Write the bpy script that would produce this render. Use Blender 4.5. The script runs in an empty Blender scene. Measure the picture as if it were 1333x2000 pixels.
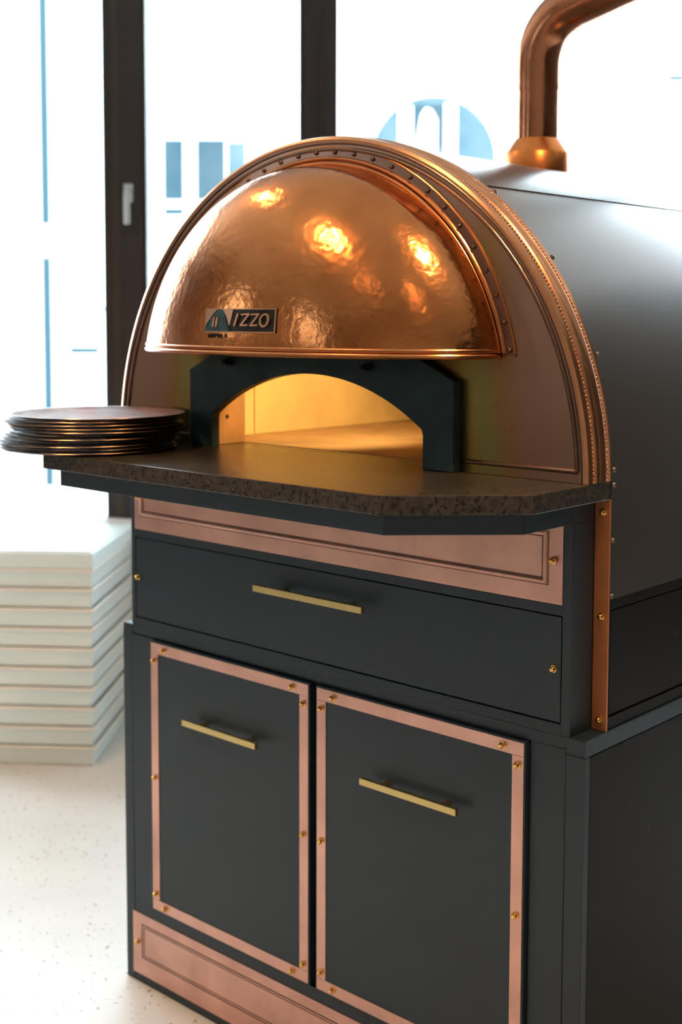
import bpy, bmesh, math, random
from mathutils import Vector, Matrix
PI = math.pi
random.seed(7)
scene = bpy.context.scene
COL = scene.collection

# ------------------------------------------------------------------ camera
YAW, PITCH, ROLL = 0.74052, 0.0777557, 0.0025468
CAM = Vector((2.27436, -1.76049, 1.50040))
fw = Vector((-math.sin(YAW) * math.cos(PITCH), math.cos(YAW) * math.cos(PITCH), -math.sin(PITCH)))
rt = Vector((math.cos(YAW), math.sin(YAW), 0))
up = rt.cross(fw)
r2 = rt * math.cos(ROLL) + up * math.sin(ROLL)
u2 = -rt * math.sin(ROLL) + up * math.cos(ROLL)
cd = bpy.data.cameras.new('camera')
cam = bpy.data.objects.new('camera', cd)
COL.objects.link(cam)
cam.matrix_world = Matrix(((r2.x, u2.x, -fw.x, CAM.x), (r2.y, u2.y, -fw.y, CAM.y), (r2.z, u2.z, -fw.z, CAM.z), (0, 0, 0, 1)))
cd.sensor_fit = 'AUTO'
cd.sensor_width = 36.0
cd.lens = 2498.113 / 2000 * 36
cd.shift_x = -(668.862 - 666.5) / 2000
cd.shift_y = (811.387 - 1000) / 2000
cd.clip_start = 0.05
cd.dof.use_dof = True
cd.dof.focus_distance = 2.10
cd.dof.aperture_fstop = 3.4
scene.camera = cam

# ------------------------------------------------------------------ world, lights, exposure
w = bpy.data.worlds.new('world')
scene.world = w
w.use_nodes = True
bg = w.node_tree.nodes['Background']
bg.inputs[0].default_value = (0.74, 0.89, 1.0, 1)
bg.inputs[1].default_value = 9.0
scene.view_settings.view_transform = 'Standard'
scene.view_settings.look = 'None'
scene.view_settings.exposure = 0.32
scene.view_settings.gamma = 1.0
scene.view_settings.use_curve_mapping = False
scene.cycles.use_denoising = True
scene.cycles.max_bounces = 10
scene.cycles.transparent_max_bounces = 12
scene.cycles.caustics_refractive = False
scene.cycles.sample_clamp_indirect = 8.0
scene.cycles.blur_glossy = 1.0

# room frame: local x runs along the window wall, local y points out through it
RC = Vector((CAM.x - 4.9 * math.sin(YAW), CAM.y + 4.9 * math.cos(YAW), 0))
RM = Matrix.Translation(RC) @ Matrix.Rotation(YAW, 4, 'Z')
FLOOR = -0.012


def lamp(kind, name, loc, energy, color, **k):
    d = bpy.data.lights.new(name, kind)
    d.energy = energy
    d.color = color
    for a, b in k.items():
        setattr(d, a, b)
    o = bpy.data.objects.new(name, d)
    COL.objects.link(o)
    o.location = loc
    return o


WARM = (1.0, 0.60, 0.27)
# ceiling spotlights of the restaurant
for loc, e in (((-0.82, -0.28, 3.1), 40), ((0.37, -1.48, 3.1), 75), ((1.72, -0.28, 3.1), 75),
               ((1.08, -2.42, 3.1), 18), ((2.22, -1.73, 3.1), 18)):
    s = lamp('SPOT', 'ceiling_spotlight', loc, e, WARM, shadow_soft_size=0.035, spot_size=math.radians(120), spot_blend=0.6)
# daylight portals in the window wall
for (x0, x1) in ((-1.75, -0.9), (-0.74, -0.17), (-0.02, 1.45)):
    po = lamp('AREA', 'daylight_portal', (0, 0, 0), 1, (1, 1, 1), shape='RECTANGLE', size=x1 - x0, size_y=2.3)
    po.data.cycles.is_portal = True
    po.matrix_world = RM @ Matrix.Translation(((x0 + x1) / 2, -0.03, 1.88)) @ Matrix.Rotation(-PI / 2, 4, 'X')
# daylight entering through the side stretches of the glazing
for (x0, x1, rad) in ((-2.84, -1.75, 10.0), (1.62, 3.18, 9.0)):
    dl = lamp('AREA', 'window_daylight', (0, 0, 0), rad * PI * (x1 - x0) * 2.3, (0.72, 0.87, 1.0), shape='RECTANGLE', size=x1 - x0, size_y=2.3)
    dl.matrix_world = RM @ Matrix.Translation(((x0 + x1) / 2, -0.045, 1.88)) @ Matrix.Rotation(-PI / 2, 4, 'X')
for (yc, wd) in ((-2.6, 0.24), (-5.8, 0.26)):  # lamps added on the solid left wall for streak reflections in the hood
    dl = lamp('AREA', 'window_daylight', (0, 0, 0), 7.0 * PI * wd * 1.1, (0.85, 0.93, 1.0), shape='RECTANGLE', size=wd, size_y=1.1)
    dl.matrix_world = RM @ Matrix.Translation((-5.95, yc, 2.45)) @ Matrix.Rotation(-PI / 2, 4, 'Z') @ Matrix.Rotation(PI / 2, 4, 'X')
# burner glow inside the oven
g_ = lamp('SPOT', 'oven_glow', (0.72, 0.20, 1.56), 15.0, (1.0, 0.66, 0.24), shadow_soft_size=0.03, spot_size=math.radians(95), spot_blend=0.8)
g_.rotation_euler = (Vector((0.18, 0.30, 1.28)) - Vector((0.72, 0.20, 1.56))).to_track_quat('-Z', 'Y').to_euler()


# ------------------------------------------------------------------ materials
def mat(name, base, rough=0.5, metal=0.0, var=0.0, var_scale=8, bump=0.0, bump_scale=60, rvar=0.0, col2=None,
        spec=None, coat=0.0, speck=None, speck_scale=300, speck_amt=0.3, bump_dist=0.002, emit=None, estr=0):
    m = bpy.data.materials.new(name)
    m.use_nodes = True
    nt = m.node_tree
    b = nt.nodes['Principled BSDF']
    b.inputs['Roughness'].default_value = rough
    b.inputs['Metallic'].default_value = metal
    b.inputs['Base Color'].default_value = (*base, 1)
    if spec is not None:
        b.inputs['Specular IOR Level'].default_value = spec
    if coat:
        b.inputs['Coat Weight'].default_value = coat
        b.inputs['Coat Roughness'].default_value = 0.15
    tc = nt.nodes.new('ShaderNodeTexCoord')
    L = nt.links.new

    def noise(sc, det=4, ro=0.55):
        n = nt.nodes.new('ShaderNodeTexNoise')
        n.inputs['Scale'].default_value = sc
        n.inputs['Detail'].default_value = det
        n.inputs['Roughness'].default_value = ro
        L(tc.outputs['Object'], n.inputs['Vector'])
        return n
    out = None
    if var or col2:
        n = noise(var_scale)
        r = nt.nodes.new('ShaderNodeValToRGB')
        r.color_ramp.elements[0].position = 0.32
        r.color_ramp.elements[1].position = 0.68
        c2 = col2 if col2 else tuple(min(1, c * (1 + var)) for c in base)
        c1 = base if col2 else tuple(c * (1 - var) for c in base)
        r.color_ramp.elements[0].color = (*c1, 1)
        r.color_ramp.elements[1].color = (*c2, 1)
        L(n.outputs['Fac'], r.inputs['Fac'])
        out = r.outputs['Color']
        L(out, b.inputs['Base Color'])
    if speck:
        n = noise(speck_scale, 2)
        r = nt.nodes.new('ShaderNodeValToRGB')
        r.color_ramp.elements[0].position = 1 - speck_amt - 0.04
        r.color_ramp.elements[1].position = 1 - speck_amt
        r.color_ramp.elements[0].color = (0, 0, 0, 1)
        L(n.outputs['Fac'], r.inputs['Fac'])
        mx = nt.nodes.new('ShaderNodeMix')
        mx.data_type = 'RGBA'
        L(r.outputs['Color'], mx.inputs[0])
        if out:
            L(out, mx.inputs[6])
        else:
            mx.inputs[6].default_value = (*base, 1)
        mx.inputs[7].default_value = (*speck, 1)
        out = mx.outputs[2]
        L(out, b.inputs['Base Color'])
    if rvar:
        n = noise(var_scale * 1.7)
        mr = nt.nodes.new('ShaderNodeMapRange')
        mr.inputs['From Min'].default_value = 0.3
        mr.inputs['From Max'].default_value = 0.7
        mr.inputs['To Min'].default_value = max(0.02, rough - rvar)
        mr.inputs['To Max'].default_value = min(1, rough + rvar)
        L(n.outputs['Fac'], mr.inputs['Value'])
        L(mr.outputs['Result'], b.inputs['Roughness'])
    if bump:
        n = noise(bump_scale, 3)
        bp = nt.nodes.new('ShaderNodeBump')
        bp.inputs['Strength'].default_value = bump
        bp.inputs['Distance'].default_value = bump_dist
        L(n.outputs['Fac'], bp.inputs['Height'])
        L(bp.outputs['Normal'], b.inputs['Normal'])
    if emit:
        b.inputs['Emission Color'].default_value = (*emit, 1)
        b.inputs['Emission Strength'].default_value = estr
    return m


def hammered(name, base, col2, rough):
    """hand-beaten copper: cell dents, fine pitting and a cloudy patina"""
    m = mat(name, base, rough, 1.0, var_scale=9, col2=col2, rvar=0.03)
    nt = m.node_tree
    L = nt.links.new
    b = nt.nodes['Principled BSDF']
    tc = nt.nodes.new('ShaderNodeTexCoord')
    v = nt.nodes.new('ShaderNodeTexVoronoi')
    v.feature = 'SMOOTH_F1'
    v.inputs['Scale'].default_value = 70
    v.inputs['Smoothness'].default_value = 0.6
    n = nt.nodes.new('ShaderNodeTexNoise')
    n.inputs['Scale'].default_value = 38
    n.inputs['Detail'].default_value = 6
    n.inputs['Roughness'].default_value = 0.6
    L(tc.outputs['Object'], v.inputs['Vector'])
    L(tc.outputs['Object'], n.inputs['Vector'])
    b1 = nt.nodes.new('ShaderNodeBump')
    b1.inputs['Strength'].default_value = 0.10
    b1.inputs['Distance'].default_value = 0.004
    L(v.outputs['Distance'], b1.inputs['Height'])
    b2 = nt.nodes.new('ShaderNodeBump')
    b2.inputs['Strength'].default_value = 0.16
    b2.inputs['Distance'].default_value = 0.005
    L(n.outputs['Fac'], b2.inputs['Height'])
    L(b1.outputs['Normal'], b2.inputs['Normal'])
    n3 = nt.nodes.new('ShaderNodeTexNoise')
    n3.inputs['Scale'].default_value = 170
    n3.inputs['Detail'].default_value = 3
    L(tc.outputs['Object'], n3.inputs['Vector'])
    b3 = nt.nodes.new('ShaderNodeBump')
    b3.inputs['Strength'].default_value = 0.16
    b3.inputs['Distance'].default_value = 0.0012
    L(n3.outputs['Fac'], b3.inputs['Height'])
    L(b2.outputs['Normal'], b3.inputs['Normal'])
    L(b3.outputs['Normal'], b.inputs['Normal'])
    return m


def patina_face(name):
    """front copper sheet, straw and olive heat stain beside the mouth fading to brown copper"""
    m = mat(name, (0.42, 0.24, 0.16), 0.30, 1.0, rvar=0.03, var_scale=5)
    nt = m.node_tree
    L = nt.links.new
    b = nt.nodes['Principled BSDF']
    g = nt.nodes.new('ShaderNodeNewGeometry')
    sp = nt.nodes.new('ShaderNodeSeparateXYZ')
    L(g.outputs['Position'], sp.inputs[0])
    sub = nt.nodes.new('ShaderNodeMath'); sub.operation = 'SUBTRACT'; sub.inputs[1].default_value = 0.6
    L(sp.outputs['X'], sub.inputs[0])
    ab = nt.nodes.new('ShaderNodeMath'); ab.operation = 'ABSOLUTE'
    L(sub.outputs[0], ab.inputs[0])
    zz = nt.nodes.new('ShaderNodeMath'); zz.operation = 'MULTIPLY_ADD'; zz.inputs[1].default_value = 0.10; zz.inputs[2].default_value = -0.13
    L(sp.outputs['Z'], zz.inputs[0])
    n = nt.nodes.new('ShaderNodeTexNoise'); n.inputs['Scale'].default_value = 9; n.inputs['Detail'].default_value = 3
    L(g.outputs['Position'], n.inputs['Vector'])
    nm = nt.nodes.new('ShaderNodeMath'); nm.operation = 'MULTIPLY_ADD'; nm.inputs[1].default_value = 0.05; nm.inputs[2].default_value = -0.025
    L(n.outputs['Fac'], nm.inputs[0])
    zt = nt.nodes.new('ShaderNodeMath'); zt.operation = 'MULTIPLY_ADD'; zt.inputs[1].default_value = 0.95; zt.inputs[2].default_value = -1.150
    L(sp.outputs['Z'], zt.inputs[0])
    mxn = nt.nodes.new('ShaderNodeMath'); mxn.operation = 'MAXIMUM'; L(ab.outputs[0], mxn.inputs[0]); L(zt.outputs[0], mxn.inputs[1])
    a1 = nt.nodes.new('ShaderNodeMath'); a1.operation = 'ADD'; L(mxn.outputs[0], a1.inputs[0]); L(zz.outputs[0], a1.inputs[1])
    a2 = nt.nodes.new('ShaderNodeMath'); a2.operation = 'ADD'; L(a1.outputs[0], a2.inputs[0]); L(nm.outputs[0], a2.inputs[1])
    r = nt.nodes.new('ShaderNodeValToRGB')
    cr = r.color_ramp
    cr.elements[0].position = 0.335; cr.elements[0].color = (0.20, 0.11, 0.03, 1)
    cr.elements[1].position = 0.60; cr.elements[1].color = (0.38, 0.23, 0.165, 1)
    for p, c in ((0.365, (0.33, 0.23, 0.07)), (0.395, (0.28, 0.25, 0.09)), (0.43, (0.34, 0.19, 0.08)), (0.48, (0.34, 0.205, 0.14))):
        e = cr.elements.new(p); e.color = (*c, 1)
    L(a2.outputs[0], r.inputs['Fac'])
    L(r.outputs['Color'], b.inputs['Base Color'])
    return m


M = {
    'hood': hammered('hammered_copper', (0.58, 0.20, 0.06), (0.72, 0.285, 0.10), 0.17),
    'copper': mat('polished_copper', (0.64, 0.26, 0.10), 0.24, 1.0, var=0.10, var_scale=14),
    'copper_band': mat('band_copper', (0.68, 0.32, 0.16), 0.25, 1.0, var=0.10, var_scale=20),
    'copper_old': mat('aged_copper', (0.27, 0.165, 0.12), 0.26, 1.0, var=0.12, var_scale=12),
    'copper_pink': mat('brushed_pink_copper', (0.70, 0.40, 0.32), 0.42, 0.85, var=0.13, var_scale=9, rvar=0.08, bump=0.05, bump_scale=50),
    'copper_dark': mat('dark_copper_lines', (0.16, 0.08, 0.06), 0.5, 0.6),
    'copper_strip': mat('strip_copper', (0.60, 0.22, 0.09), 0.35, 0.55, var=0.12, var_scale=14),
    'pipe': mat('flue_copper', (0.60, 0.25, 0.13), 0.20, 1.0, var=0.22, var_scale=11, rvar=0.09, bump=0.10, bump_scale=25),
    'collar': mat('spun_copper', (0.84, 0.27, 0.07), 0.28, 1.0, var=0.1, var_scale=30),
    'face': patina_face('heat_stained_copper'),
    'teal': mat('blued_steel', (0.022, 0.052, 0.060), 0.50, 0.35, var=0.25, var_scale=13, rvar=0.12, bump=0.1, bump_scale=90),
    'black': mat('black_gap', (0.008, 0.008, 0.009), 0.8),
    'slate': mat('slate_paint', (0.015, 0.0295, 0.042), 0.45, 0.0, var=0.07, var_scale=4, bump=0.03, bump_scale=240, spec=0.45),
    'slate_side': mat('slate_paint_dusty', (0.009, 0.0065, 0.004), 0.45, 0.0, spec=0.10, var=0.12, var_scale=5, speck=(0.10, 0.085, 0.065), speck_scale=120, speck_amt=0.215),  # dust specks; base darkened to carry the shade of the dim side
    'sheet': mat('grey_sheet_steel', (0.17, 0.145, 0.125), 0.28, 0.9, var=0.05, var_scale=3),
    'stone': mat('speckled_stone', (0.046, 0.037, 0.028), 0.30, 0.0, var=0.45, var_scale=70, speck=(0.003, 0.0025, 0.002), speck_scale=150, speck_amt=0.40, bump=0.12, bump_scale=260, spec=0.4),
    'fire': mat('refractory_plaster', (0.80, 0.60, 0.30), 0.85, var=0.12, var_scale=7),
    'firefloor': mat('oven_floor_stone', (0.42, 0.27, 0.15), 0.8, var=0.25, var_scale=6),
    'jamb': mat('jamb_steel', (0.70, 0.40, 0.20), 0.45, 0.8, var=0.15),
    'brass': mat('brushed_brass', (0.62, 0.47, 0.20), 0.36, 1.0),
    'screw': mat('polished_brass', (0.85, 0.52, 0.16), 0.18, 1.0),
    'rivet': mat('dark_rivet', (0.20, 0.12, 0.08), 0.25, 1.0),
    'pan': mat('blackened_iron', (0.055, 0.045, 0.042), 0.34, 0.8, var=0.5, var_scale=16, rvar=0.1, bump=0.3, bump_scale=40),
    'pan_rim': mat('worn_pan_rim', (0.10, 0.07, 0.05), 0.30, 0.9, col2=(0.36, 0.22, 0.14), var_scale=22, bump=0.4, bump_scale=60),
    'pan_top': mat('rusty_pan_base', (0.05, 0.022, 0.014), 0.60, 0.0, spec=0.25, col2=(0.24, 0.10, 0.06), var_scale=11, rvar=0.1, bump=0.3, bump_scale=50),
    'plate': mat('badge_steel', (0.030, 0.027, 0.025), 0.35, 0.8, var=0.3, var_scale=60),
    'plate_blue': mat('badge_blue', (0.035, 0.08, 0.105), 0.45, 0.5, var=0.4, var_scale=60),
    'letter': mat('badge_copper', (0.58, 0.32, 0.20), 0.35, 1.0),
    'tray': mat('white_plastic', (0.84, 0.92, 0.89), 0.42, var=0.02),
    'tray_rim': mat('cream_plastic_rim', (0.90, 0.85, 0.76), 0.42),  # rim colour carries the warm light leaking between the stacked trays
    'floor': mat('pale_terrazzo', (0.72, 0.69, 0.64), 0.32, var=0.05, var_scale=3, speck=(0.33, 0.28, 0.22), speck_scale=70, speck_amt=0.30),
    'ceiling': mat('ceiling_paint', (0.52, 0.48, 0.44), 0.9),
    'wall_warm': mat('brown_wall', (0.48, 0.37, 0.28), 0.8, var=0.15, var_scale=2),
    'wall_dark': mat('dark_wall', (0.05, 0.036, 0.024), 0.8, var=0.2, var_scale=2),
    'white': mat('white_paint', (0.92, 0.93, 0.93), 0.6),
    'frame': mat('bronze_frame', (0.040, 0.029, 0.025), 0.42, 0.1, var=0.1, var_scale=6),
    'frame_l': mat('bronze_frame_bead', (0.07, 0.052, 0.038), 0.35, 0.3),
    'handle_w': mat('satin_handle', (0.75, 0.76, 0.75), 0.3, 0.3),
    'facade': mat('pale_render', (0.86, 0.87, 0.86), 0.9, spec=0.0),
    'facade_trim': mat('facade_trim', (0.035, 0.062, 0.075), 0.8, spec=0.0),
    'pane_ext': mat('house_glass', (0.026, 0.052, 0.066), 0.6, 0.0, col2=(0.052, 0.070, 0.080), var_scale=1.4, spec=0.0),
    'pane_pale': mat('curtained_glass', (0.055, 0.090, 0.108), 0.6, col2=(0.090, 0.120, 0.135), var_scale=2.5, spec=0.0),
    'downpipe': mat('zinc_downpipe', (0.034, 0.062, 0.076), 0.7, spec=0.0),
    'street': mat('pale_pavement', (0.72, 0.73, 0.73), 0.9, var=0.05),
}


def glass_mat():
    m = bpy.data.materials.new('window_glass')
    m.use_nodes = True
    nt = m.node_tree
    for n in list(nt.nodes):
        nt.nodes.remove(n)
    o = nt.nodes.new('ShaderNodeOutputMaterial')
    t = nt.nodes.new('ShaderNodeBsdfTransparent'); t.inputs[0].default_value = (0.97, 0.99, 0.99, 1)
    g = nt.nodes.new('ShaderNodeBsdfGlossy'); g.inputs['Roughness'].default_value = 0.02
    f = nt.nodes.new('ShaderNodeFresnel'); f.inputs[0].default_value = 1.45
    mx = nt.nodes.new('ShaderNodeMixShader')
    nt.links.new(f.outputs[0], mx.inputs[0]); nt.links.new(t.outputs[0], mx.inputs[1]); nt.links.new(g.outputs[0], mx.inputs[2])
    nt.links.new(mx.outputs[0], o.inputs[0])
    return m


M['glass'] = glass_mat()


# ------------------------------------------------------------------ mesh helpers
class MB:
    def __init__(self):
        self.v, self.f, self.mi = [], [], []

    def add(self, vs, fs, mi=0):
        n = len(self.v)
        self.v += [Vector(p) for p in vs]
        self.f += [tuple(i + n for i in f) for f in fs]
        self.mi += [mi] * len(fs)
        return self

    def box(self, x0, x1, y0, y1, z0, z1, mi=0):
        vs = [(x, y, z) for x in (x0, x1) for y in (y0, y1) for z in (z0, z1)]
        return self.add(vs, [(0, 1, 3, 2), (4, 6, 7, 5), (0, 4, 5, 1), (2, 3, 7, 6), (0, 2, 6, 4), (1, 5, 7, 3)], mi)

    def prism(self, poly, a0, a1, axis='y', mi=0):
        """poly in the two other axes, extruded along axis"""
        def P(p, a):
            return (p[0], a, p[1]) if axis == 'y' else ((p[0], p[1], a) if axis == 'z' else (a, p[0], p[1]))
        n = len(poly)
        vs = [P(p, a0) for p in poly] + [P(p, a1) for p in poly]
        fs = [tuple(range(n)), tuple(range(2 * n - 1, n - 1, -1))]
        fs += [(i, i + n, (i + 1) % n + n, (i + 1) % n) for i in range(n)]
        return self.add(vs, fs, mi)

    def grid(self, fn, nu, nv, cu=False, mi=0):
        vs = [fn(i / (nu if cu else nu - 1), j / (nv - 1)) for i in range(nu) for j in range(nv)]
        fs = []
        for i in range(nu if cu else nu - 1):
            for j in range(nv - 1):
                a, b = i * nv + j, ((i + 1) % nu) * nv + j
                fs.append((a, b, b + 1, a + 1))
        return self.add(vs, fs, mi)

    def sweep(self, path, prof, closed_prof=True, mi=0, caps=True):
        """path: list of (origin, axisA, axisB); prof: list of (a, b)"""
        n = len(prof)
        vs = [Vector(o) + Vector(A) * p[0] + Vector(B) * p[1] for (o, A, B) in path for p in prof]
        fs = []
        for i in range(len(path) - 1):
            for j in range(n if closed_prof else n - 1):
                a, b = i * n + j, i * n + (j + 1) % n
                fs.append((a, b, b + n, a + n))
        if caps and closed_prof:
            fs += [tuple(range(n - 1, -1, -1)), tuple(range((len(path) - 1) * n, len(path) * n))]
        return self.add(vs, fs, mi)

    def tube(self, pts, r, seg=10, mi=0, caps=True):
        pts = [Vector(p) for p in pts]
        path = []
        ref = None
        for i, p in enumerate(pts):
            d = (pts[min(i + 1, len(pts) - 1)] - pts[max(i - 1, 0)]).normalized()
            if ref is None:
                ref = Vector((0, 0, 1)) if abs(d.z) < 0.9 else Vector((0, 1, 0))
            A = (ref - d * ref.dot(d)).normalized()
            ref = A
            path.append((p, A, d.cross(A)))
        prof = [(r * math.cos(k * 2 * PI / seg), r * math.sin(k * 2 * PI / seg)) for k in range(seg)]
        return self.sweep(path, prof, mi=mi, caps=caps)

    def lathe(self, prof, seg=48, c=(0, 0, 0), ax='z', mi=0):
        """prof: list of (r, h), open profile closed on the axis when r = 0"""
        c = Vector(c)

        def fn(a, t):
            r, h = prof[int(round(t * (len(prof) - 1)))]
            x, y = r * math.cos(a * 2 * PI), r * math.sin(a * 2 * PI)
            return c + (Vector((x, y, h)) if ax == 'z' else Vector((x, -h, y)))
        return self.grid(fn, seg, len(prof), cu=True, mi=mi)


def make_mesh(name, mb, mats, inv=None, smooth=False, angle=35):
    me = bpy.data.meshes.new(name)
    vs = [inv @ v for v in mb.v] if inv is not None else mb.v
    me.from_pydata([tuple(v) for v in vs], [], mb.f)
    for m in (mats if isinstance(mats, (list, tuple)) else [mats]):
        me.materials.append(M[m])
    for p, i in zip(me.polygons, mb.mi):
        p.material_index = i
    bm = bmesh.new()
    bm.from_mesh(me)
    bmesh.ops.remove_doubles(bm, verts=bm.verts, dist=1e-6)
    bmesh.ops.recalc_face_normals(bm, faces=bm.faces)
    if smooth:
        for f in bm.faces:
            f.smooth = True
        ca = math.radians(angle)
        for e in bm.edges:
            if len(e.link_faces) == 2 and e.calc_face_angle(0) > ca:
                e.smooth = False
    bm.to_mesh(me)
    bm.free()
    return me


def root_of(o):
    while o.parent:
        o = o.parent
    return o


def obj(name, mb, mats, parent=None, smooth=False, bevel=0, label=None, solid=0, angle=35):
    """vertices are given in world space (or in root space when the root is placed by matrix)"""
    inv = None
    if parent is not None:
        inv = Matrix(root_of(parent)['_m']).inverted() if '_m' in root_of(parent) else None
    me = make_mesh(name, mb, mats, inv, smooth, angle)
    o = bpy.data.objects.new(name, me)
    COL.objects.link(o)
    if parent is not None:
        o.parent = parent
    if bevel:
        b = o.modifiers.new('bevel', 'BEVEL')
        b.width = bevel
        b.segments = 2
        b.limit_method = 'ANGLE'
        b.angle_limit = math.radians(40)
    if label:
        o['label'] = label
    return o


ROOTS = []


def thing(name, label, cat, loc=(0, 0, 0), rotz=0, group=None, kind=None):
    o = bpy.data.objects.new(name, None)
    COL.objects.link(o)
    o.empty_display_size = 0.1
    o.location = loc
    o.rotation_euler = (0, 0, rotz)
    m = Matrix.Translation(loc) @ Matrix.Rotation(rotz, 4, 'Z')
    o['_m'] = [list(r) for r in m]
    ROOTS.append(o)
    if kind:
        o['kind'] = kind
    else:
        o['label'] = label
        o['category'] = cat
    if group:
        o['group'] = group
    return o


def tag(o, label, cat, group=None):
    o['label'] = label
    o['category'] = cat
    if group:
        o['group'] = group
    return o


def place(name, me, parent, world, rot=None):
    """a repeated small piece sharing one mesh, at a world position under a part or thing"""
    o = bpy.data.objects.new(name, me)
    COL.objects.link(o)
    inv = Matrix(root_of(parent)['_m']).inverted()
    o.parent = parent
    o.location = inv @ Vector(world)
    if rot is not None:
        o.rotation_euler = rot
    return o


def struct(name, mb, mats, room=True, **k):
    if room:
        mb.v = [RM @ v for v in mb.v]
    o = obj(name, mb, mats, None, **k)
    o['kind'] = 'structure'
    return o


# ------------------------------------------------------------------ room shell
X0, X1, YB, CEIL = -6.0, 3.3, -8.6, 3.3
struct('floor', MB().box(X0 - .1, X1 + .1, YB - .1, 0.32, FLOOR - .1, FLOOR), 'floor')
struct('ceiling', MB().box(X0 - .1, X1 + .1, YB - .1, 0.32, CEIL, CEIL + .1), 'ceiling')
struct('wall_right', MB().box(X1, X1 + .1, YB, 0.3, FLOOR, CEIL), 'wall_dark')
struct('wall_left', MB().box(X0 - .1, X0, YB, 0.3, FLOOR, CEIL), 'wall_warm')
struct('wall_front', MB().box(X0, X1, YB - .1, YB, FLOOR, CEIL), 'wall_warm')
SILL = 0.72
struct('wall_back', MB().box(X0, X1, -0.06, 0.30, FLOOR, SILL - .03).box(X0, X1, -0.04, 0.30, 3.08, CEIL), 'white')
struct('trim_1', MB().box(X0, X1, -0.09, 0.30, SILL - .03, SILL), 'white', bevel=0.004)
FT = 3.08


def window(name, x0, x1, frames, handle=None, beads=()):
    """one glazed bay: dark frame members, glass and an optional handle"""
    t = thing(name, None, None, RC, YAW, kind='structure')

    def W(mb):
        mb.v = [RM @ v for v in mb.v]
        return mb
    mb = MB()
    for (a, b, y0, y1) in frames:
        mb.box(a, b, y0, y1, SILL, FT)
    mb.box(x0, x1, 0.0, 0.07, FT - .06, FT)
    obj('window_frame', W(mb), 'frame', t, bevel=0.003)
    for (a, b, y0, y1) in beads:
        obj('glazing_bead', W(MB().box(a, b, y0, y1, SILL, FT)), 'frame_l', t)
    obj('pane', W(MB().box(x0, x1, 0.035, 0.041, SILL, FT - .05)), 'glass', t)
    if handle:
        hx, hz = handle
        pts = [(hx + .004, -0.030, hz + .062), (hx + .002, -0.060, hz + .062), (hx, -0.072, hz + .05), (hx, -0.074, hz), (hx, -0.072, hz - .065)]
        h = MB().tube(pts, 0.0125, 12).box(hx - .017, hx + .017, -0.036, -0.024, hz + .02, hz + .088)
        obj('window_handle', W(h), 'handle_w', t, smooth=True, bevel=0.003, label='pale satin window handle')
    return t


window('window_1', -0.846, -0.165, [(-0.846, -0.755, -0.025, 0.07), (-0.165, -0.150, 0.0, 0.07)], (-0.808, 1.905), [(-0.755, -0.743, -0.01, 0.07)])
window('window_2', -2.9, -0.846, [(-0.909, -0.846, 0.0, 0.07), (-2.9, -2.84, 0, 0.07)], None, [(-0.872, -0.846, -0.012, 0.0)])
window('window_3', -0.165, 1.45, [(-0.150, -0.078, -0.004, 0.07), (-0.078, -0.021, -0.026, 0.07)], None, [(-0.083, -0.077, -0.03, -0.004)])
window('window_4', 1.45, 3.3, [(1.45, 1.60, 0, 0.07), (3.2, 3.3, 0, 0.07)])
struct('wall_back_2', MB().box(X0, -2.9, -0.04, 0.30, SILL, FT), 'wall_warm')
for i, (yc, wd) in enumerate(((-2.6, 0.24), (-5.8, 0.26))):  # unseen windows added over solid wall, placed so the hood reflects them
    t = thing('window_%d' % (5 + i), None, None, RC, YAW, kind='structure')
    fr_ = MB()
    for (a, b, c, d) in ((yc - wd / 2 - .08, yc - wd / 2, 1.83, 3.07), (yc + wd / 2, yc + wd / 2 + .08, 1.83, 3.07), (yc - wd / 2, yc + wd / 2, 1.83, 1.89), (yc - wd / 2, yc + wd / 2, 3.01, 3.07)):
        fr_.box(X0, X0 + .05, a, b, c, d)
    fr_.v = [RM @ v for v in fr_.v]
    obj('window_frame', fr_, 'frame', t)
    pn_ = MB().box(X0 + .01, X0 + .015, yc - wd / 2, yc + wd / 2, 1.89, 3.01)
    pn_.v = [RM @ v for v in pn_.v]
    obj('pane', pn_, 'glass', t)

# ------------------------------------------------------------------ outside
struct('street', MB().box(-16, 16, 0.34, 10.1, -0.6, -0.5), 'street')
FB = thing('building', 'pale rendered building across the street with casement and arched windows', 'building', RM @ Vector((0, 10.1, -0.5)), YAW)


def RW(mb):
    mb.v = [RM @ v for v in mb.v]
    return mb


obj('facade_wall', RW(MB().box(-9, 10, 10.1, 10.6, -0.5, 5.7)), 'facade', FB)
obj('ledge', RW(MB().box(-1.72, -1.10, 10.04, 10.11, 4.70, 4.735)), 'facade', FB)


def ext_window(x0, x1, z0, z1, panes, hood=True):
    f = obj('window', RW(MB().box(x0, x1, 10.05, 10.11, z0, z1)), 'facade', FB, bevel=0.01)
    for (a, b, c, d, mm) in panes:
        obj('pane', RW(MB().box(a, b, 10.035, 10.051, c, d)), mm, f)
    if hood:
        obj('window_ledge', RW(MB().box(x0 - .03, x1 + .03, 10.0, 10.10, z1, z1 + .03)), 'facade_trim', f)
    return f


ext_window(-2.20, -1.10, 2.62, 3.62, [(-2.07, -1.84, 2.83, 3.52, 'pane_ext'), (-1.69, -1.36, 2.83, 3.52, 'pane_ext'),
                                      (-1.33, -1.12, 2.83, 3.49, 'pane_pale'), (-2.07, -1.84, 2.655, 2.74, 'pane_ext')])
ext_window(-3.24, -2.80, 0.75, 1.56, [(-3.18, -2.84, 1.29, 1.34, 'pane_pale'), (-3.18, -2.84, 1.05, 1.13, 'pane_ext'), (-3.18, -2.84, 0.77, 0.81, 'pane_pale')])
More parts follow.
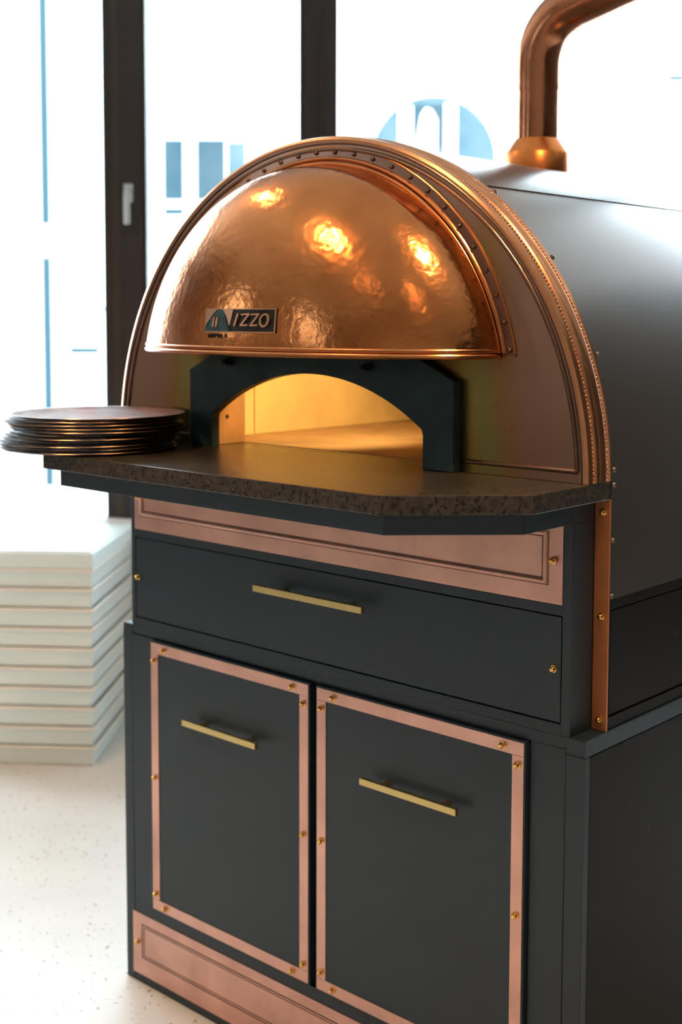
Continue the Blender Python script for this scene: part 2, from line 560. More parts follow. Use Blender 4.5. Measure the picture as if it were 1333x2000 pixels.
# arched window
n = 32
cxA, czA, RA = 1.045, 3.30, 0.72
arc = lambda r, k=1.0: [(cxA + r * math.cos(PI * i / n), czA + r * math.sin(PI * i / n)) for i in range(n + 1)]
aw = obj('arched_window', RW(MB().prism(arc(RA + .05) + [(cxA - RA - .05, 2.3), (cxA + RA + .05, 2.3)], 10.06, 10.11, 'y')), 'facade', FB)
obj('pane', RW(MB().prism(arc(RA) + [(cxA - RA, 2.35), (cxA + RA, 2.35)], 10.04, 10.061, 'y')), 'pane_pale', aw)
obj('glazing_bars', RW(MB().box(.64, .80, 10.01, 10.045, 2.35, 3.90).box(1.17, 1.31, 10.01, 10.045, 2.35, 3.93)
                       .prism([(.86, 2.35), (.86, 3.55), (.90, 3.80), (.95, 3.88), (1.02, 3.86), (1.08, 3.75), (1.08, 2.35)], 10.01, 10.045, 'y')), 'facade', aw)
obj('upper_pane', RW(MB().prism([(.82, 3.45), (1.16, 3.45), (1.16, 3.92), (.82, 3.92)], 10.03, 10.042, 'y')), 'pane_ext', aw)
obj('vent', RW(MB().prism([(3.01, 4.30), (3.12, 4.33), (3.22, 4.30)], 10.06, 10.11, 'y')), 'pane_pale', FB)
obj('vent', RW(MB().box(3.75, 3.93, 10.06, 10.11, 4.21, 4.27)), 'pane_ext', FB)
for (z0, z1, nm) in ((2.55, 6.5, 'zinc blue downpipe on the facade, upper length above the white gap'),
                     (-0.5, 2.17, 'zinc blue downpipe on the facade, lower length below the white gap')):
    o = obj('downpipe', RW(MB().tube([(-3.44, 10.03, z0), (-3.44, 10.03, z1)], 0.052, 12)), 'downpipe', None, smooth=True)
    tag(o, nm, 'pipe', 'downpipe lengths on the facade')

# ------------------------------------------------------------------ cabinet under the oven
W_ = 1.2
CB = thing('oven_cabinet', 'slate grey metal cabinet with copper trim standing under the pizza oven', 'cabinet', (0.6, 0, FLOOR))
DEP = 1.35
# carcass: core, corner posts, fascia
mb = MB().box(0.004, 1.196, 0.012, DEP, FLOOR, 0.808)
mb.box(0.0, 0.0295, 0.0, 0.05, FLOOR, 0.7845).box(1.1645, 1.2, 0.0, 0.017, FLOOR, 0.7845)
mb.box(0.031, 1.163, 0.0, 0.05, 0.1512, 0.176)                      # rail under the doors
mb.box(0.031, 1.163, 0.0, 0.05, FLOOR, 0.0070)                      # plinth rail
mb.box(0.031, 0.1035, 0.0, 0.05, 0.176, 0.793).box(1.0945, 1.163, 0.0, 0.05, 0.176, 0.793)
mb.box(0.0, 0.031, 0.0, DEP, 0.7845, 0.813).box(0.031, 1.163, 0.0, DEP, 0.793, 0.813).box(1.163, 1.2, 0.0, DEP, 0.7845, 0.813)
mb.box(1.19, 1.2, 0.0172, DEP, FLOOR, 0.03)
obj('carcass', mb, 'slate', CB, bevel=0.0012)
obj('door_recess', MB().box(0.10, 1.10, 0.010, 0.0125, 0.15, 0.80).box(0.028, 0.034, 0.008, 0.0122, 0.0, 0.80).box(1.16, 1.168, 0.008, 0.0122, 0, 0.80), 'black', CB)  # black backing sheet, painted shade for the gaps round doors and posts
obj('side_panel', MB().box(1.195, 1.1985, 0.0195, DEP - .02, 0.035, 0.7825), 'slate_side', CB, bevel=0.0008)
# kick panel
kp = obj('kick_panel', MB().box(0.024, 1.176, -0.0015, 0.010, 0.0078, 0.1508), 'copper_pink', CB, bevel=0.0008, label='pinkish copper kick panel with an engraved rectangle')
gr = MB()
for (a, b, c, d, t) in ((0.056, 1.144, 0.049, 0.128, 0.0022), (0.0635, 1.1365, 0.055, 0.122, 0.0014)):
    for (p, q, r_, s_) in ((a, b, d - t, d), (a, b, c, c + t), (a, a + t, c, d), (b - t, b, c, d)):
        gr.box(p, q, -0.0022, -0.001, r_, s_)
obj('engraved_line', gr, 'copper_dark', kp)

# dome-headed screw on its washer, facing -y
smb = MB().lathe([(0, 0.0095), (0.0028, 0.0090), (0.0047, 0.0070), (0.0052, 0.0045), (0.0050, 0.0024), (0.0062, 0.0020), (0.0064, 0.0), (0, 0)], 18, ax='y')
SCREW = make_mesh('screw', smb, 'screw', smooth=True)
rmb = MB().lathe([(0, 0.0050), (0.0022, 0.0046), (0.0038, 0.0030), (0.0044, 0.0), (0, 0)], 14, ax='y')
RIVET = make_mesh('rivet', rmb, 'rivet', smooth=True)
r2b = MB().lathe([(0, 0.0045), (0.0025, 0.0040), (0.0042, 0.0022), (0.0048, 0.0), (0, 0)], 14, ax='y')
RIVET_S = make_mesh('rivet_steel', r2b, 'sheet', smooth=True)


def bar_handle(x0, x1, yface, ybar, z, parent):
    mb = MB().box(x0, x1, ybar, ybar + 0.0095, z - .0062, z + .0062)
    L = x1 - x0
    for x in (x0 + L * .21, x1 - L * .16):
        mb.box(x - .0045, x + .0045, ybar + .006, yface, z - .0042, z + .0042)
    return obj('handle', mb, 'brass', parent, bevel=0.0008, label='square brass bar handle')


DY = -0.010
for (a, b) in ((0.109, 0.5875), (0.611, 1.0895)):
    z0, z1 = 0.1857, 0.7875
    d = obj('door', MB().box(a - .003, b + .003, DY, 0.0095, z0 - .003, z1 + .003), 'slate', CB, bevel=0.0008)
    t = 0.0235
    ys = DY - .0014
    for (p, q, r_, s_) in ((a, b, z1 - t, z1), (a, b, z0, z0 + t), (a, a + t, z0 + t + .0004, z1 - t - .0004), (b - t, b, z0 + t + .0004, z1 - t - .0004)):
        obj('copper_strip', MB().box(p, q, ys, DY + .001, r_, s_), 'copper_pink', d, bevel=0.0004, label='pinkish copper edging strip')
    zm = (z0 + z1) / 2
    for (x, z) in ((a + .043, z1 - .012), (a + .012, z1 - .039), (b - .043, z1 - .012), (b - .012, z1 - .039), (a + .012, zm), (b - .012, zm),
                   (a + .043, z0 + .012), (a + .012, z0 + .037), (b - .043, z0 + .012), (b - .012, z0 + .037)):
        place('screw', SCREW, d, (x, ys, z))
    c = (a + b) / 2 + .006
    bar_handle(c - .1115, c + .1115, DY, -0.0385, 0.643, d)
place('screw', SCREW, kp, (0.044, -0.0015, 0.083))
place('screw', SCREW, kp, (1.156, -0.0015, 0.083))

# upper drawer box
ub = MB().box(0.034, 1.168, 0.014, 0.0655, 0.8135, 1.165)
ub.box(0.031, 0.0438, 0, 0.0655, 0.813, 1.166).box(1.154, 1.171, 0, 0.0655, 0.813, 1.166)
ub.box(0.0438, 1.154, 0, 0.05, 0.813, 0.8310).box(0.0438, 1.154, 0, 0.05, 1.0125, 1.0295)
obj('drawer_housing', ub, 'slate', CB, bevel=0.0008)
obj('drawer_recess', MB().box(0.043, 1.155, 0.010, 0.0142, 0.83, 1.014), 'black', CB)  # black sheet puts the gap shade round the drawer into colour
dr = obj('drawer', MB().box(0.0462, 1.1516, 0.0004, 0.012, 0.8340, 1.0100), 'slate', CB, bevel=0.0006)
bar_handle(0.456, 0.744, 0.0004, -0.0340, 0.962, dr)
place('screw', SCREW, dr, (0.0545, 0.0004, 0.922))
place('screw', SCREW, dr, (1.1385, 0.0004, 0.922))
cp = obj('copper_fascia', MB().box(0.0442, 1.1536, -0.0012, 0.013, 1.0302, 1.164), 'copper_pink', CB, bevel=0.0006, label='pinkish copper panel with a raised rectangular bead')
bd = MB()
for (p, q) in (((0.068, 1.066), (1.1205, 1.066)), ((0.068, 1.146), (1.1205, 1.146))):
    bd.tube([(p[0] - .003, -0.001, p[1]), (q[0] + .003, -0.001, q[1])], 0.0042, 10)
for x in (0.068, 1.1205):
    bd.tube([(x, -0.001, 1.066 - .003), (x, -0.001, 1.146 + .003)], 0.0042, 10)
obj('raised_bead', bd, 'copper_pink', cp, smooth=True)
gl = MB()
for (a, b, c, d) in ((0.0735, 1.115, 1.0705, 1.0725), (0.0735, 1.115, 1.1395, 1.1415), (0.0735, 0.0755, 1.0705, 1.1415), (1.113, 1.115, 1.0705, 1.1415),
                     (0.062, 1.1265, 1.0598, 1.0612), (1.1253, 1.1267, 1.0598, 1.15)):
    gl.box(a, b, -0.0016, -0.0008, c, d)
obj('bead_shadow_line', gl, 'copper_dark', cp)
place('screw', SCREW, cp, (1.137, -0.0045, 1.103))
place('screw', SCREW, cp, (0.063, -0.0045, 1.103))
# ------------------------------------------------------------------ the pizza oven
ZC, R0 = 1.232, 0.6
OV = thing('pizza_oven', 'domed copper fronted pizza oven with a grey sheet metal barrel body', 'oven', (0.6, 0.0, 0.813))
A_ = lambda r, a, y: (0.6 + r * math.cos(a), y, ZC + r * math.sin(a))
# body box under the barrel
bb = MB().box(0.010, 1.190, 0.0725, DEP, 0.8135, 1.196)
bb.box(0.004, 1.1965, 0.0700, DEP, 0.8135, 0.8335).box(0.004, 1.1965, 0.0700, 0.078, 0.8335, 1.20).box(1.186, 1.1965, 0.078, DEP, 1.0165, 1.034)
obj('body_base', bb, 'slate_side', OV, bevel=0.0008)
sp_ = obj('service_panel', MB().box(1.188, 1.1945, 0.0815, DEP - .01, 0.8365, 1.0135), 'slate_side', OV, bevel=0.001)
obj('screw_hole', MB().tube([(1.190, 0.089, 0.912), (1.1950, 0.089, 0.912)], 0.0035, 12), 'black', sp_)
cs = obj('copper_corner_strip', MB().box(1.1715, 1.1995, 0.0660, 0.0700, 0.8135, 1.2015), 'copper_strip', OV, bevel=0.0006, label='narrow orange copper strip')
cs2 = obj('copper_corner_strip', MB().box(0.0005, 0.030, 0.0660, 0.0700, 0.8135, 1.2015), 'copper_strip', OV, bevel=0.0006, label='narrow orange copper strip')
for z in (1.180, 1.006, 0.832):
    place('screw', SCREW, cs, (1.187, 0.0660, z))
# barrel sheets: the side sheets lap over the top sheet
TS = math.radians(55.6)


def sheet(a0, a1, r, down, th=0.003, n=40):
    out = [(0.6 + r * math.cos(a0 + (a1 - a0) * i / n), ZC + r * math.sin(a0 + (a1 - a0) * i / n)) for i in range(n + 1)]
    inn = [(0.6 + (r - th) * math.cos(a0 + (a1 - a0) * i / n), ZC + (r - th) * math.sin(a0 + (a1 - a0) * i / n)) for i in range(n + 1)]
    if down == 'r':
        out = [(0.6 + r, 1.0345)] + out
        inn = [(0.6 + r - th, 1.0345)] + inn
    if down == 'l':
        out = out + [(0.6 - r, 1.0345)]
        inn = inn + [(0.6 - r + th, 1.0345)]
    return MB().prism(out + inn[::-1], 0.0690, DEP, 'y')


ts = obj('barrel_top_sheet', sheet(TS - .02, PI - TS + .02, 0.5965, None, n=64), 'sheet', OV, smooth=True)
s1 = obj('barrel_side_sheet', sheet(0, TS, 0.5990, 'r', 0.0025), 'sheet', OV, smooth=True)
s2 = obj('barrel_side_sheet', sheet(PI - TS, PI, 0.5990, 'l', 0.0025), 'sheet', OV, smooth=True)
bk = [(0.6 + 0.593 * math.cos(PI * i / 48), ZC + 0.593 * math.sin(PI * i / 48)) for i in range(49)]
obj('back_plate', MB().prism(bk + [(0.007, 1.20), (1.193, 1.20)], DEP - .012, DEP - .004, 'y'), 'sheet', OV)


def radial(a):       # rotation turning the -y axis of a rivet outwards at barrel angle a
    v = Vector((math.cos(a), 0, math.sin(a)))
    return Vector((0, -1, 0)).rotation_difference(v).to_euler()


for a in (0.03, 0.352, 0.66, 0.94):
    place('rivet', RIVET_S, s1, A_(0.5990, a, 0.0765), radial(a))
for z in (1.225, 1.133, 1.040):
    place('rivet', RIVET_S, s1, (1.1990, 0.0765, z), radial(0))
for a in (1.02, 1.62):
    place('rivet', RIVET_S, ts, A_(0.5965, a, 0.0765), radial(a))
sl_ = MB()
for i in range(1):
    a = TS + 0.001
    p0, p1 = A_(0.5994, a, 0.070), A_(0.5994, a, DEP)
    sl_.tube([p0, p1], 0.0012, 6)
obj('seam', sl_, 'black', s1)
for y in (1.10,):
    place('rivet', RIVET_S, s1, A_(0.5990, TS - .03, y), radial(TS))
# face sheet with the mouth cut out
arcf = [(0.6 + 0.592 * math.cos(PI * i / 96), ZC + .0006 + 0.592 * math.sin(PI * i / 96)) for i in range(97)]
mouth = [(0.300, ZC + .0006), (0.300, 1.39), (0.9, 1.39), (0.9, ZC + .0006)]
obj('face_sheet', MB().prism(arcf + mouth, 0.0, 0.004, 'y'), 'face', OV, label='heat stained copper face sheet, olive beside the mouth')
# raised bead following the edge of the face
bp_ = []
RB = 0.5775
a0 = math.asin((1.2515 - ZC) / RB)
for i in range(97):
    a = a0 + (PI - 2 * a0) * i / 96
    bp_.append(A_(RB, a, -0.0005))
fb = MB().tube(bp_, 0.0042, 10)
fb.tube([(0.955, -0.0005, 1.2515), bp_[0]], 0.0042, 10).tube([bp_[-1], (0.245, -0.0005, 1.2515)], 0.0042, 10)
obj('face_bead', fb, 'copper_old', OV, smooth=True)
# second thin bead hugging the band
fb2 = MB().tube([A_(0.5895, PI * i / 96, -0.0008) for i in range(97)], 0.0035, 8)
obj('outer_bead', fb2, 'copper_old', OV, smooth=True)
# band round the arch, two rows of beading
prof = [(-0.0035, 0.588), (-0.0045, 0.5945), (-0.002, 0.5995), (0.003, 0.6010), (0.0065, 0.6015), (0.0085, 0.5995), (0.0175, 0.5990), (0.0200, 0.6020), (0.024, 0.6035),
        (0.028, 0.6010), (0.0345, 0.5995), (0.041, 0.6010), (0.045, 0.6035), (0.049, 0.6020), (0.0510, 0.5990), (0.0590, 0.5990), (0.0610, 0.6015), (0.0655, 0.6018), (0.0668, 0.5995), (0.0668, 0.588)]
path = []
for i in range(129):
    a = PI * i / 128
    path.append(((0.6, 0, ZC + .0006), (0, 1, 0), (math.cos(a), 0, math.sin(a))))
band = obj('edge_band', MB().sweep(path, prof), 'copper_band', OV, smooth=True, label='bright copper edge band')
for yb in (0.0130, 0.0550):
    bmb = MB()
    N = 270
    sph = bmesh.new()
    bmesh.ops.create_icosphere(sph, subdivisions=2, radius=0.0031)
    sv = [v.co.copy() for v in sph.verts]
    sf = [tuple(v.index for v in f.verts) for f in sph.faces]
    sph.free()
    for i in range(N):
        a = PI * (i + .5) / N
        c = Vector(A_(0.5995, a, yb))
        bmb.add([c + v for v in sv], sf)
    obj('beading', bmb, 'copper_band', band, smooth=True, angle=80)

# ---- hood
HC = Vector((0.6, 0, 1.4385))
CZ = 1.349
RIM, K0, DH, YN = 0.437, 0.975, 0.185, 0.030


def rho(phi, R=RIM):
    d = HC.z - CZ
    return -d * math.sin(phi) + math.sqrt(R * R - d * d * math.cos(phi) ** 2)


NECK = [(0.0, 1.0), (0.005, 0.988), (0.013, 0.972), (0.024, 0.961), (0.036, 0.9585), (0.050, 0.9600), (0.062, 0.9575)]
BULGE = [1.0, 0.998, 0.994, 0.988, 0.981, 0.970, 0.960]
A_S = math.asin((0.070 - YN * .72) / (DH + YN * .28))


def hood_pt(phi, s, off=0.0):
    if s < 0.3:
        t = s / 0.3 * (len(NECK) - 1)
        i = min(len(NECK) - 2, int(t))
        f = t - i
        y = NECK[i][0] + (NECK[i + 1][0] - NECK[i][0]) * f
        wn = min(1, max(0, (math.sin(phi) - 0.50) / 0.36))
        wn = wn * wn * (3 - 2 * wn)
        r = (NECK[i][1] + (NECK[i + 1][1] - NECK[i][1]) * f) * wn + (BULGE[i] + (BULGE[i + 1] - BULGE[i]) * f) * (1 - wn)
    else:
        a = A_S + (s - 0.3) / 0.7 * (PI / 2 - A_S)
        r = K0 * math.cos(a)
        y = YN * 0.72 + (DH + YN * 0.28) * math.sin(a)
    r += off
    p = rho(phi)
    return Vector((HC.x + p * r * math.cos(phi), -y - off, HC.z + p * r * math.sin(phi)))


def hood_y(x, z):
    dx, dz = x - HC.x, z - HC.z
    ph = math.atan2(dz, dx)
    r = math.hypot(dx, dz) / rho(ph)
    return -(YN * .72 + (DH + YN * .28) * math.sqrt(max(0, 1 - (r / K0) ** 2)))


hb = MB().grid(lambda u, v: hood_pt(PI * u, v), 129, 61)
hood = obj('hood', hb, 'hood', OV, smooth=True, angle=70, label='hammered copper hood')
sm = hood.modifiers.new('solid', 'SOLIDIFY')
sm.thickness = 0.002
sm.offset = 1
# flange on the face (annulus between the rim and radius 0.4645)
RO = 0.4645
d_ = HC.z - CZ
af = math.asin(d_ / RO)
ag = math.asin(d_ / 0.436)
fl = []
for i in range(97):
    a = af - .012 + (PI - 2 * (af - .012)) * i / 96
    fl.append((0.6 + RO * math.cos(a), CZ + RO * math.sin(a)))
for i in range(97):
    a = ag + (PI - 2 * ag) * (1 - i / 96)
    fl.append((0.6 + 0.436 * math.cos(a), CZ + 0.436 * math.sin(a)))
obj('flange', MB().prism(fl, -0.0022, -0.0002, 'y'), 'copper_old', hood, bevel=0.0005)
rp = lambda R, y, n=96: [(0.6 + R * math.cos(a), y, CZ + R * math.sin(a)) for a in [math.asin(d_ / R) + (PI - 2 * math.asin(d_ / R)) * i / n for i in range(n + 1)]]
obj('rim_bead', MB().tube(rp(0.4435, -0.003), 0.0045, 10).tube(rp(0.4345, -0.006), 0.0042, 10), 'copper', hood, smooth=True)
obj('flange_edge', MB().tube(rp(0.4645, -0.001), 0.0022, 8), 'copper', hood, smooth=True)
for i in range(27):
    a = math.asin(d_ / 0.455) + 0.012 + (PI - 2 * math.asin(d_ / 0.455) - .024) * i / 26
    place('rivet', RIVET, hood, (0.6 + 0.455 * math.cos(a), -0.0022, CZ + 0.455 * math.sin(a)))
# double rolled lip along the lower edge
def lipline(off, z, n=96):
    pts = []
    for i in range(n + 1):
        s = i / n
        p = hood_pt(0.0, 2 * s if s < .5 else 1)
        if s > .5:
            p = hood_pt(PI, 2 * (1 - s))
        pts.append(p)
    # smooth ellipse, slightly outside the shell
    out = []
    for i in range(n + 1):
        t = PI * i / n
        out.append((0.6 + (rho(0) * K0 + off + .004) * math.cos(t), -(DH + YN + off) * math.sin(t) ** 0.92 if 0 < i < n else -0.002, z))
    return out


obj('rolled_lip', MB().tube(lipline(0.001, 1.4425), 0.0040, 10).tube(lipline(0.0015, 1.4335), 0.0048, 10), 'copper', hood, smooth=True)

# ---- maker's plate on the hood
PX0, PX1, PZ0, PZ1 = 0.5235, 0.7020, 1.4705, 1.5125


def plate_pt(px, py, h):
    """px, py in plate units 0..990 x 0..325 (y down)"""
    x = PX0 + (PX1 - PX0) * px / 990
    z = PZ1 - (PZ1 - PZ0) * py / 325
    return Vector((x, hood_y(x, z) - h, z))


def slab(poly, h0, h1, mi=0, mb=None):
    mb = mb or MB()
    n = len(poly)
    vs = [plate_pt(p[0], p[1], h0) for p in poly] + [plate_pt(p[0], p[1], h1) for p in poly]
    return mb.add(vs, [tuple(range(n)), tuple(range(2 * n - 1, n - 1, -1))] + [(i, (i + 1) % n, (i + 1) % n + n, i + n) for i in range(n)], mi)


npb = MB()
for k in range(10):
    slab([(k * 99, 0), (k * 99 + 99, 0), (k * 99 + 99, 325), (k * 99, 325)], 0.0, 0.0040, 0, npb)
npl = obj('name_plate', npb, 'plate', OV, label='small dark metal name plate with raised copper lettering')
bord = MB()
for (a, b, c, d) in ((0, 990, 0, 12), (0, 990, 310, 325), (975, 990, 0, 325), (0, 10, 0, 325)):
    k = 12 if b - a > 100 else 1
    for i in range(k):
        slab([(a + (b - a) * i / k, c), (a + (b - a) * (i + 1) / k, c), (a + (b - a) * (i + 1) / k, d), (a + (b - a) * i / k, d)], 0.003, 0.0052, 0, bord)
obj('plate_border', bord, 'letter', npl)
obj('emblem', slab([(5, 305), (60, 205), (130, 95), (200, 25), (225, 3), (262, 8), (292, 45), (342, 165), (382, 275), (384, 308)], 0.003, 0.0066), 'plate_blue', npl, label='blue grey mountain shaped emblem')
cmb = MB()
slab([(12, 12), (185, 14), (120, 80), (60, 170), (12, 235)], 0.003, 0.0052, 0, cmb)
slab([(275, 12), (425, 14), (388, 230), (378, 230), (340, 120)], 0.003, 0.0052, 0, cmb)
slab([(135, 250), (150, 120), (172, 112), (165, 245)], 0.006, 0.0085, 0, cmb)
slab([(182, 252), (200, 118), (222, 112), (226, 150), (215, 250)], 0.006, 0.0085, 0, cmb)
obj('copper_inlay', cmb, 'letter', npl)


def stroke(pts, wd, mb):
    for (a, b) in zip(pts, pts[1:]):
        dx, dy = b[0] - a[0], b[1] - a[1]
        l = math.hypot(dx, dy) or 1
        nx, ny = -dy / l * wd / 2, dx / l * wd / 2
        ex, ey = dx / l * wd * .25, dy / l * wd * .25
        slab([(a[0] + nx - ex, a[1] + ny - ey), (b[0] + nx + ex, b[1] + ny + ey), (b[0] - nx + ex, b[1] - ny + ey), (a[0] - nx - ex, a[1] - ny - ey)], 0.003, 0.0078, 0, mb)


for chars in ([[(510, 70), (468, 232)]], [[(560, 82), (662, 72), (556, 228), (645, 222)]], [[(690, 82), (790, 72), (686, 228), (775, 222)]],
              [[(860 + 50 * math.cos(t) + 12 * -math.sin(t) * -1 * 0.6, 158 - 82 * math.sin(t)) for t in [2 * PI * i / 20 for i in range(21)]]]):
    lm = MB()
    for c in chars:
        stroke(c, 23, lm)
    obj('letter', lm, 'letter', npl)
# small stamped word under the plate
GL = {'N': [[(0, 1), (0, 0), (1, 1), (1, 0)]], 'A': [[(0, 1), (.5, 0), (1, 1)], [(.2, .65), (.8, .65)]], 'P': [[(0, 1), (0, 0), (.9, .05), (.9, .5), (0, .55)]],
      'O': [[(.5, 0), (1, .3), (1, .7), (.5, 1), (0, .7), (0, .3), (.5, 0)]], 'L': [[(0, 0), (0, 1), (.9, 1)]], 'I': [[(.5, 0), (.5, 1)]]}
for i, ch in enumerate('NAPOLI'):
    lm = MB()
    for c in GL[ch]:
        pts = [(52 + i * 50 + p[0] * 34, 347 + p[1] * 52) for p in c]
        for (a, b) in zip(pts, pts[1:]):
            dx, dy = b[0] - a[0], b[1] - a[1]
            l = math.hypot(dx, dy)
            nx, ny = -dy / l * 6, dx / l * 6
            slab([(a[0] + nx, a[1] + ny), (b[0] + nx, b[1] + ny), (b[0] - nx, b[1] - ny), (a[0] - nx, a[1] - ny)], 0.0005, 0.0034, 0, lm)
    obj('stamped_letter', lm, 'plate', npl)

# ---- mouth frame
mo = [(0.257, ZC + .0005), (0.257, 1.3895), (0.335, 1.4260), (0.335, 1.4375), (0.865, 1.4375), (0.865, 1.4260), (0.943, 1.3895), (0.943, ZC + .0005),
      (0.876, ZC + .0005), (0.876, 1.292)]
Rm = 0.464
for i in range(25):
    x = 0.273 - 0.546 * i / 24
    mo.append((0.6 + x, 1.391 - (Rm - math.sqrt(Rm * Rm - x * x))))
mo += [(0.324, 1.292), (0.324, ZC + .0005)]
mf = obj('mouth_frame', MB().prism(mo, -0.022, -0.0003, 'y'), 'teal', OV, bevel=0.001, label='blue grey steel frame of the oven mouth')
for x in (0.383, 0.752):
    obj('frame_bolt', MB().tube([(x, -0.021, 1.4085), (x, -0.044, 1.4085)], 0.0050, 12).tube([(x, -0.026, 1.4085), (x, -0.031, 1.4085)], 0.008, 12), 'black', mf, smooth=True)
jm = MB().box(0.286, 0.300, 0.0042, 0.094, ZC + .001, 1.40).box(0.900, 0.914, 0.0042, 0.094, ZC + .001, 1.40).box(0.286, 0.914, 0.0042, 0.094, 1.40, 1.41)
jb = obj('mouth_jamb', jm, 'jamb', OV, label='copper lined jamb of the mouth')
obj('jamb_hole', MB().tube([(0.2995, 0.043, 1.290), (0.3006, 0.043, 1.290)], 0.0045, 12), 'black', jb)
# chamber
pin = [(0.178, ZC + .001), (0.178, 1.40)]
pout = [(0.150, ZC + .001), (0.150, 1.40)]
for i in range(25):
    a = PI - PI * i / 24
    pin.append((0.6 + 0.422 * math.cos(a), 1.40 + 0.25 * math.sin(a)))
    pout.append((0.6 + 0.45 * math.cos(a), 1.40 + 0.28 * math.sin(a)))
pin += [(1.022, ZC + .001)]
pout += [(1.05, ZC + .001)]
cham = obj('chamber_wall', MB().prism(pin + pout[::-1], 0.100, 1.20, 'y'), 'fire', OV, smooth=True)
obj('chamber_back', MB().prism(pout, 1.20, 1.22, 'y'), 'fire', OV)
fr = pout + [(0.913, ZC + .001), (0.913, 1.409), (0.287, 1.409), (0.287, ZC + .001)]
obj('chamber_front', MB().prism(fr, 0.0945, 0.0998, 'y'), 'fire', OV)
obj('wall_joint', MB().box(0.1785, 0.1792, 0.236, 0.2385, ZC + .002, 1.42), 'jamb', cham)
obj('cooking_floor', MB().box(0.06, 1.14, 0.0955, 1.25, 1.198, ZC + .0008), 'firefloor', OV)

# ---- stone shelf in front of the mouth
SH = thing('stone_shelf', 'dark speckled stone shelf with clipped corners in front of the oven mouth', 'shelf', (0.6, -0.15, 1.202))
poly = [(0.0, 0.0655), (0.0, -0.155), (0.167, -0.322), (1.033, -0.322), (1.2, -0.155), (1.2, 0.0655)]
sb = MB().prism(poly, 1.2015, ZC, 'z')
sb.box(0.19, 1.01, 0.0650, 0.0950, 1.2015, ZC)
obj('stone_slab', sb, 'stone', SH, bevel=0.002)
ap = [(0.028, 0.0), (0.028, -0.140), (0.182, -0.292), (1.018, -0.292), (1.172, -0.140), (1.172, 0.0)]
obj('support_apron', MB().prism(ap, 1.1662, 1.2013, 'z').box(0.0295, 1.1712, 0.0002, 0.0655, 1.1662, 1.2013), 'slate', SH, bevel=0.001, label='slate grey metal apron')

# ---- flue
FL = thing('flue_pipe', 'copper flue pipe rising and bending away from the top of the oven', 'pipe', (0.6, 0.73, 1.829))
obj('flared_collar', MB().lathe([(0.050, 1.822), (0.0770, 1.822), (0.0770, 1.868), (0.0745, 1.872), (0.0535, 1.900), (0.0505, 1.9035), (0.0485, 1.9035)], 64, (0.6, 0.73, 0)), 'collar', FL, smooth=True, label='bright orange flared copper collar')
obj('lower_pipe', MB().tube([(0.6, 0.73, 1.895), (0.6, 0.73, 2.022)], 0.0500, 48), 'pipe', FL, smooth=True)
pts = [(0.6, 0.73, 2.018), (0.6, 0.73, 2.068)]
bend = math.radians(76)
RBn = 0.125
dirx = Vector((1, 0, 0))
for i in range(1, 15):
    a = bend * i / 14
    pts.append(Vector((0.6, 0.73, 2.068)) + dirx * RBn * (1 - math.cos(a)) + Vector((0, 0, RBn * math.sin(a))))
obj('elbow', MB().tube(pts, 0.0508, 48), 'pipe', FL, smooth=True)
e = pts[-1]
dd = dirx * math.sin(bend) + Vector((0, 0, math.cos(bend)))
L_ = 1.9
obj('upper_pipe', MB().tube([e - dd * .012, e + dd * L_], 0.0500, 48), 'pipe', FL, smooth=True)
obj('pipe_joint', MB().tube([(0.6, 0.73, 2.012), (0.6, 0.73, 2.022)], 0.0515, 48), 'pipe', FL, smooth=True)

# ------------------------------------------------------------------ pans on the shelf
prof = [(0, 0.0022), (0.150, 0.0022), (0.156, 0.0030), (0.170, 0.0054), (0.1735, 0.0062), (0.1752, 0.0060), (0.1760, 0.0048), (0.1752, 0.0038), (0.170, 0.0030), (0.158, 0.0004), (0.150, 0.0), (0, 0)]
pm = MB().lathe(prof, 72)
for k, f in enumerate(pm.f):
    r = sum(math.hypot(pm.v[i].x, pm.v[i].y) for i in f) / len(f)
    pm.mi[k] = 1 if r > 0.166 else 0
PAN = make_mesh('pizza_pan', pm, ['pan', 'pan_rim'], smooth=True)
PAN_TOP = make_mesh('pizza_pan_top', pm, ['pan_top', 'pan_rim'], smooth=True)
offs = [(-0.010, -0.010), (-0.015, -0.010), (-0.012, -0.014), (-0.016, -0.006), (-0.006, -0.006), (-0.008, 0.000), (0.004, 0.002), (0.002, 0.001), (-0.007, -0.006), (-0.005, -0.004), (0.003, 0.003)]
order = ['lowest', 'second lowest', 'third lowest', 'fourth lowest', 'fifth lowest', 'middle', 'fifth from the top', 'fourth from the top', 'third from the top', 'second from the top', 'topmost']
zp = ZC + .0003
for i, (dx, dy) in enumerate(offs):
    last = i == 10
    o = bpy.data.objects.new('pizza_pan', PAN_TOP if last else PAN)
    COL.objects.link(o)
    o.location = (0.164 + dx, -0.192 + dy, zp)
    o.rotation_euler = (0, 0, i * 1.9)
    if last:
        tag(o, 'rusty brown round iron pan, topmost of the stack on the stone shelf', 'pan', 'stack of pans on the stone shelf')
    else:
        tag(o, 'blackened round iron pan, %s of the stack on the stone shelf' % order[i], 'pan', 'stack of pans on the stone shelf')
    zp += 0.00665

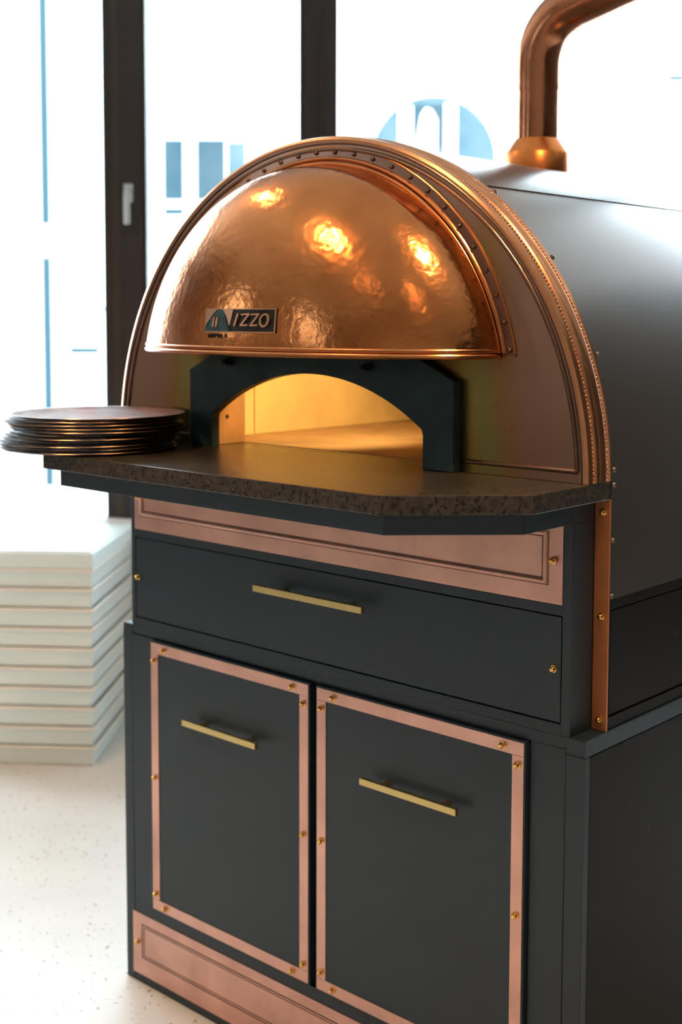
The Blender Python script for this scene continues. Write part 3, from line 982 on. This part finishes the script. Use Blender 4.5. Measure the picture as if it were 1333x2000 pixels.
# ------------------------------------------------------------------ white dough trays
TH = 0.0672
tm = MB()
tw, td = 0.52, 0.60
def ring(z, inset):
    return [(inset, inset, z), (tw - inset, inset, z), (tw - inset, td - inset, z), (inset, td - inset, z)]
levels = [(0.0, .012), (0.053, .008), (0.0535, 0.0), (0.066, 0.0), (0.066, .010), (0.008, .016)]
vs, fs = [], []
for (z, ins) in levels:
    vs += ring(z, ins)
for k in range(len(levels) - 1):
    for j in range(4):
        fs.append((k * 4 + j, k * 4 + (j + 1) % 4, k * 4 + 4 + (j + 1) % 4, k * 4 + 4 + j))
fs += [(0, 3, 2, 1), tuple(range((len(levels) - 1) * 4, len(levels) * 4))]
tm.add(vs, fs)
for k in range(4, 16):
    tm.mi[k] = 1
TRAY = make_mesh('dough_tray', tm, ['tray', 'tray_rim'])
lidm = MB().box(0.0, tw, 0.0, td, 0.0, 0.052).box(.012, tw - .012, .012, td - .012, 0.052, 0.058)
LID = make_mesh('tray_lid', lidm, 'tray')
names = ['lowest', 'second lowest', 'third lowest', 'fourth lowest', 'fifth lowest', 'sixth lowest', 'fifth from the top', 'fourth from the top', 'third from the top', 'second from the top', 'topmost']
tnames = ['lowest', 'second lowest', 'third lowest', 'fourth lowest', 'fifth lowest', 'fifth below the lid', 'fourth below the lid', 'third below the lid', 'second below the lid', 'directly under the lid']
base = RM @ Matrix.Translation((-0.824 , 0.712, 0))
corner = RM @ Vector((-0.824, 4.9 - 4.9 + 0.71 - 0.0, 0))
TR = RM @ Matrix.Translation((-0.822, -0.0, FLOOR))
ang = YAW + math.radians(-3.8)
crn = RC + Vector((math.cos(YAW), math.sin(YAW), 0)) * -0.824 + Vector((-math.sin(YAW), math.cos(YAW), 0)) * -0.71
for i in range(11):
    o = bpy.data.objects.new('dough_tray' if i < 10 else 'tray_lid', TRAY if i < 10 else LID)
    COL.objects.link(o)
    jx = random.uniform(-.003, .003)
    q = crn + Vector((math.cos(ang), math.sin(ang), 0)) * (-tw + jx)
    o.location = (q.x, q.y, FLOOR + 0.0005 + i * TH)
    o.rotation_euler = (0, 0, ang)
    b = o.modifiers.new('bevel', 'BEVEL')
    b.width = 0.003
    b.segments = 2
    if i < 10:
        tag(o, 'white plastic dough tray, %s of the floor stack by the window' % tnames[i], 'tray', 'stack of white trays on the floor')
    else:
        tag(o, 'plain white plastic lid closing the stack of dough trays by the window', 'lid')

for o in ROOTS:
    del o['_m']
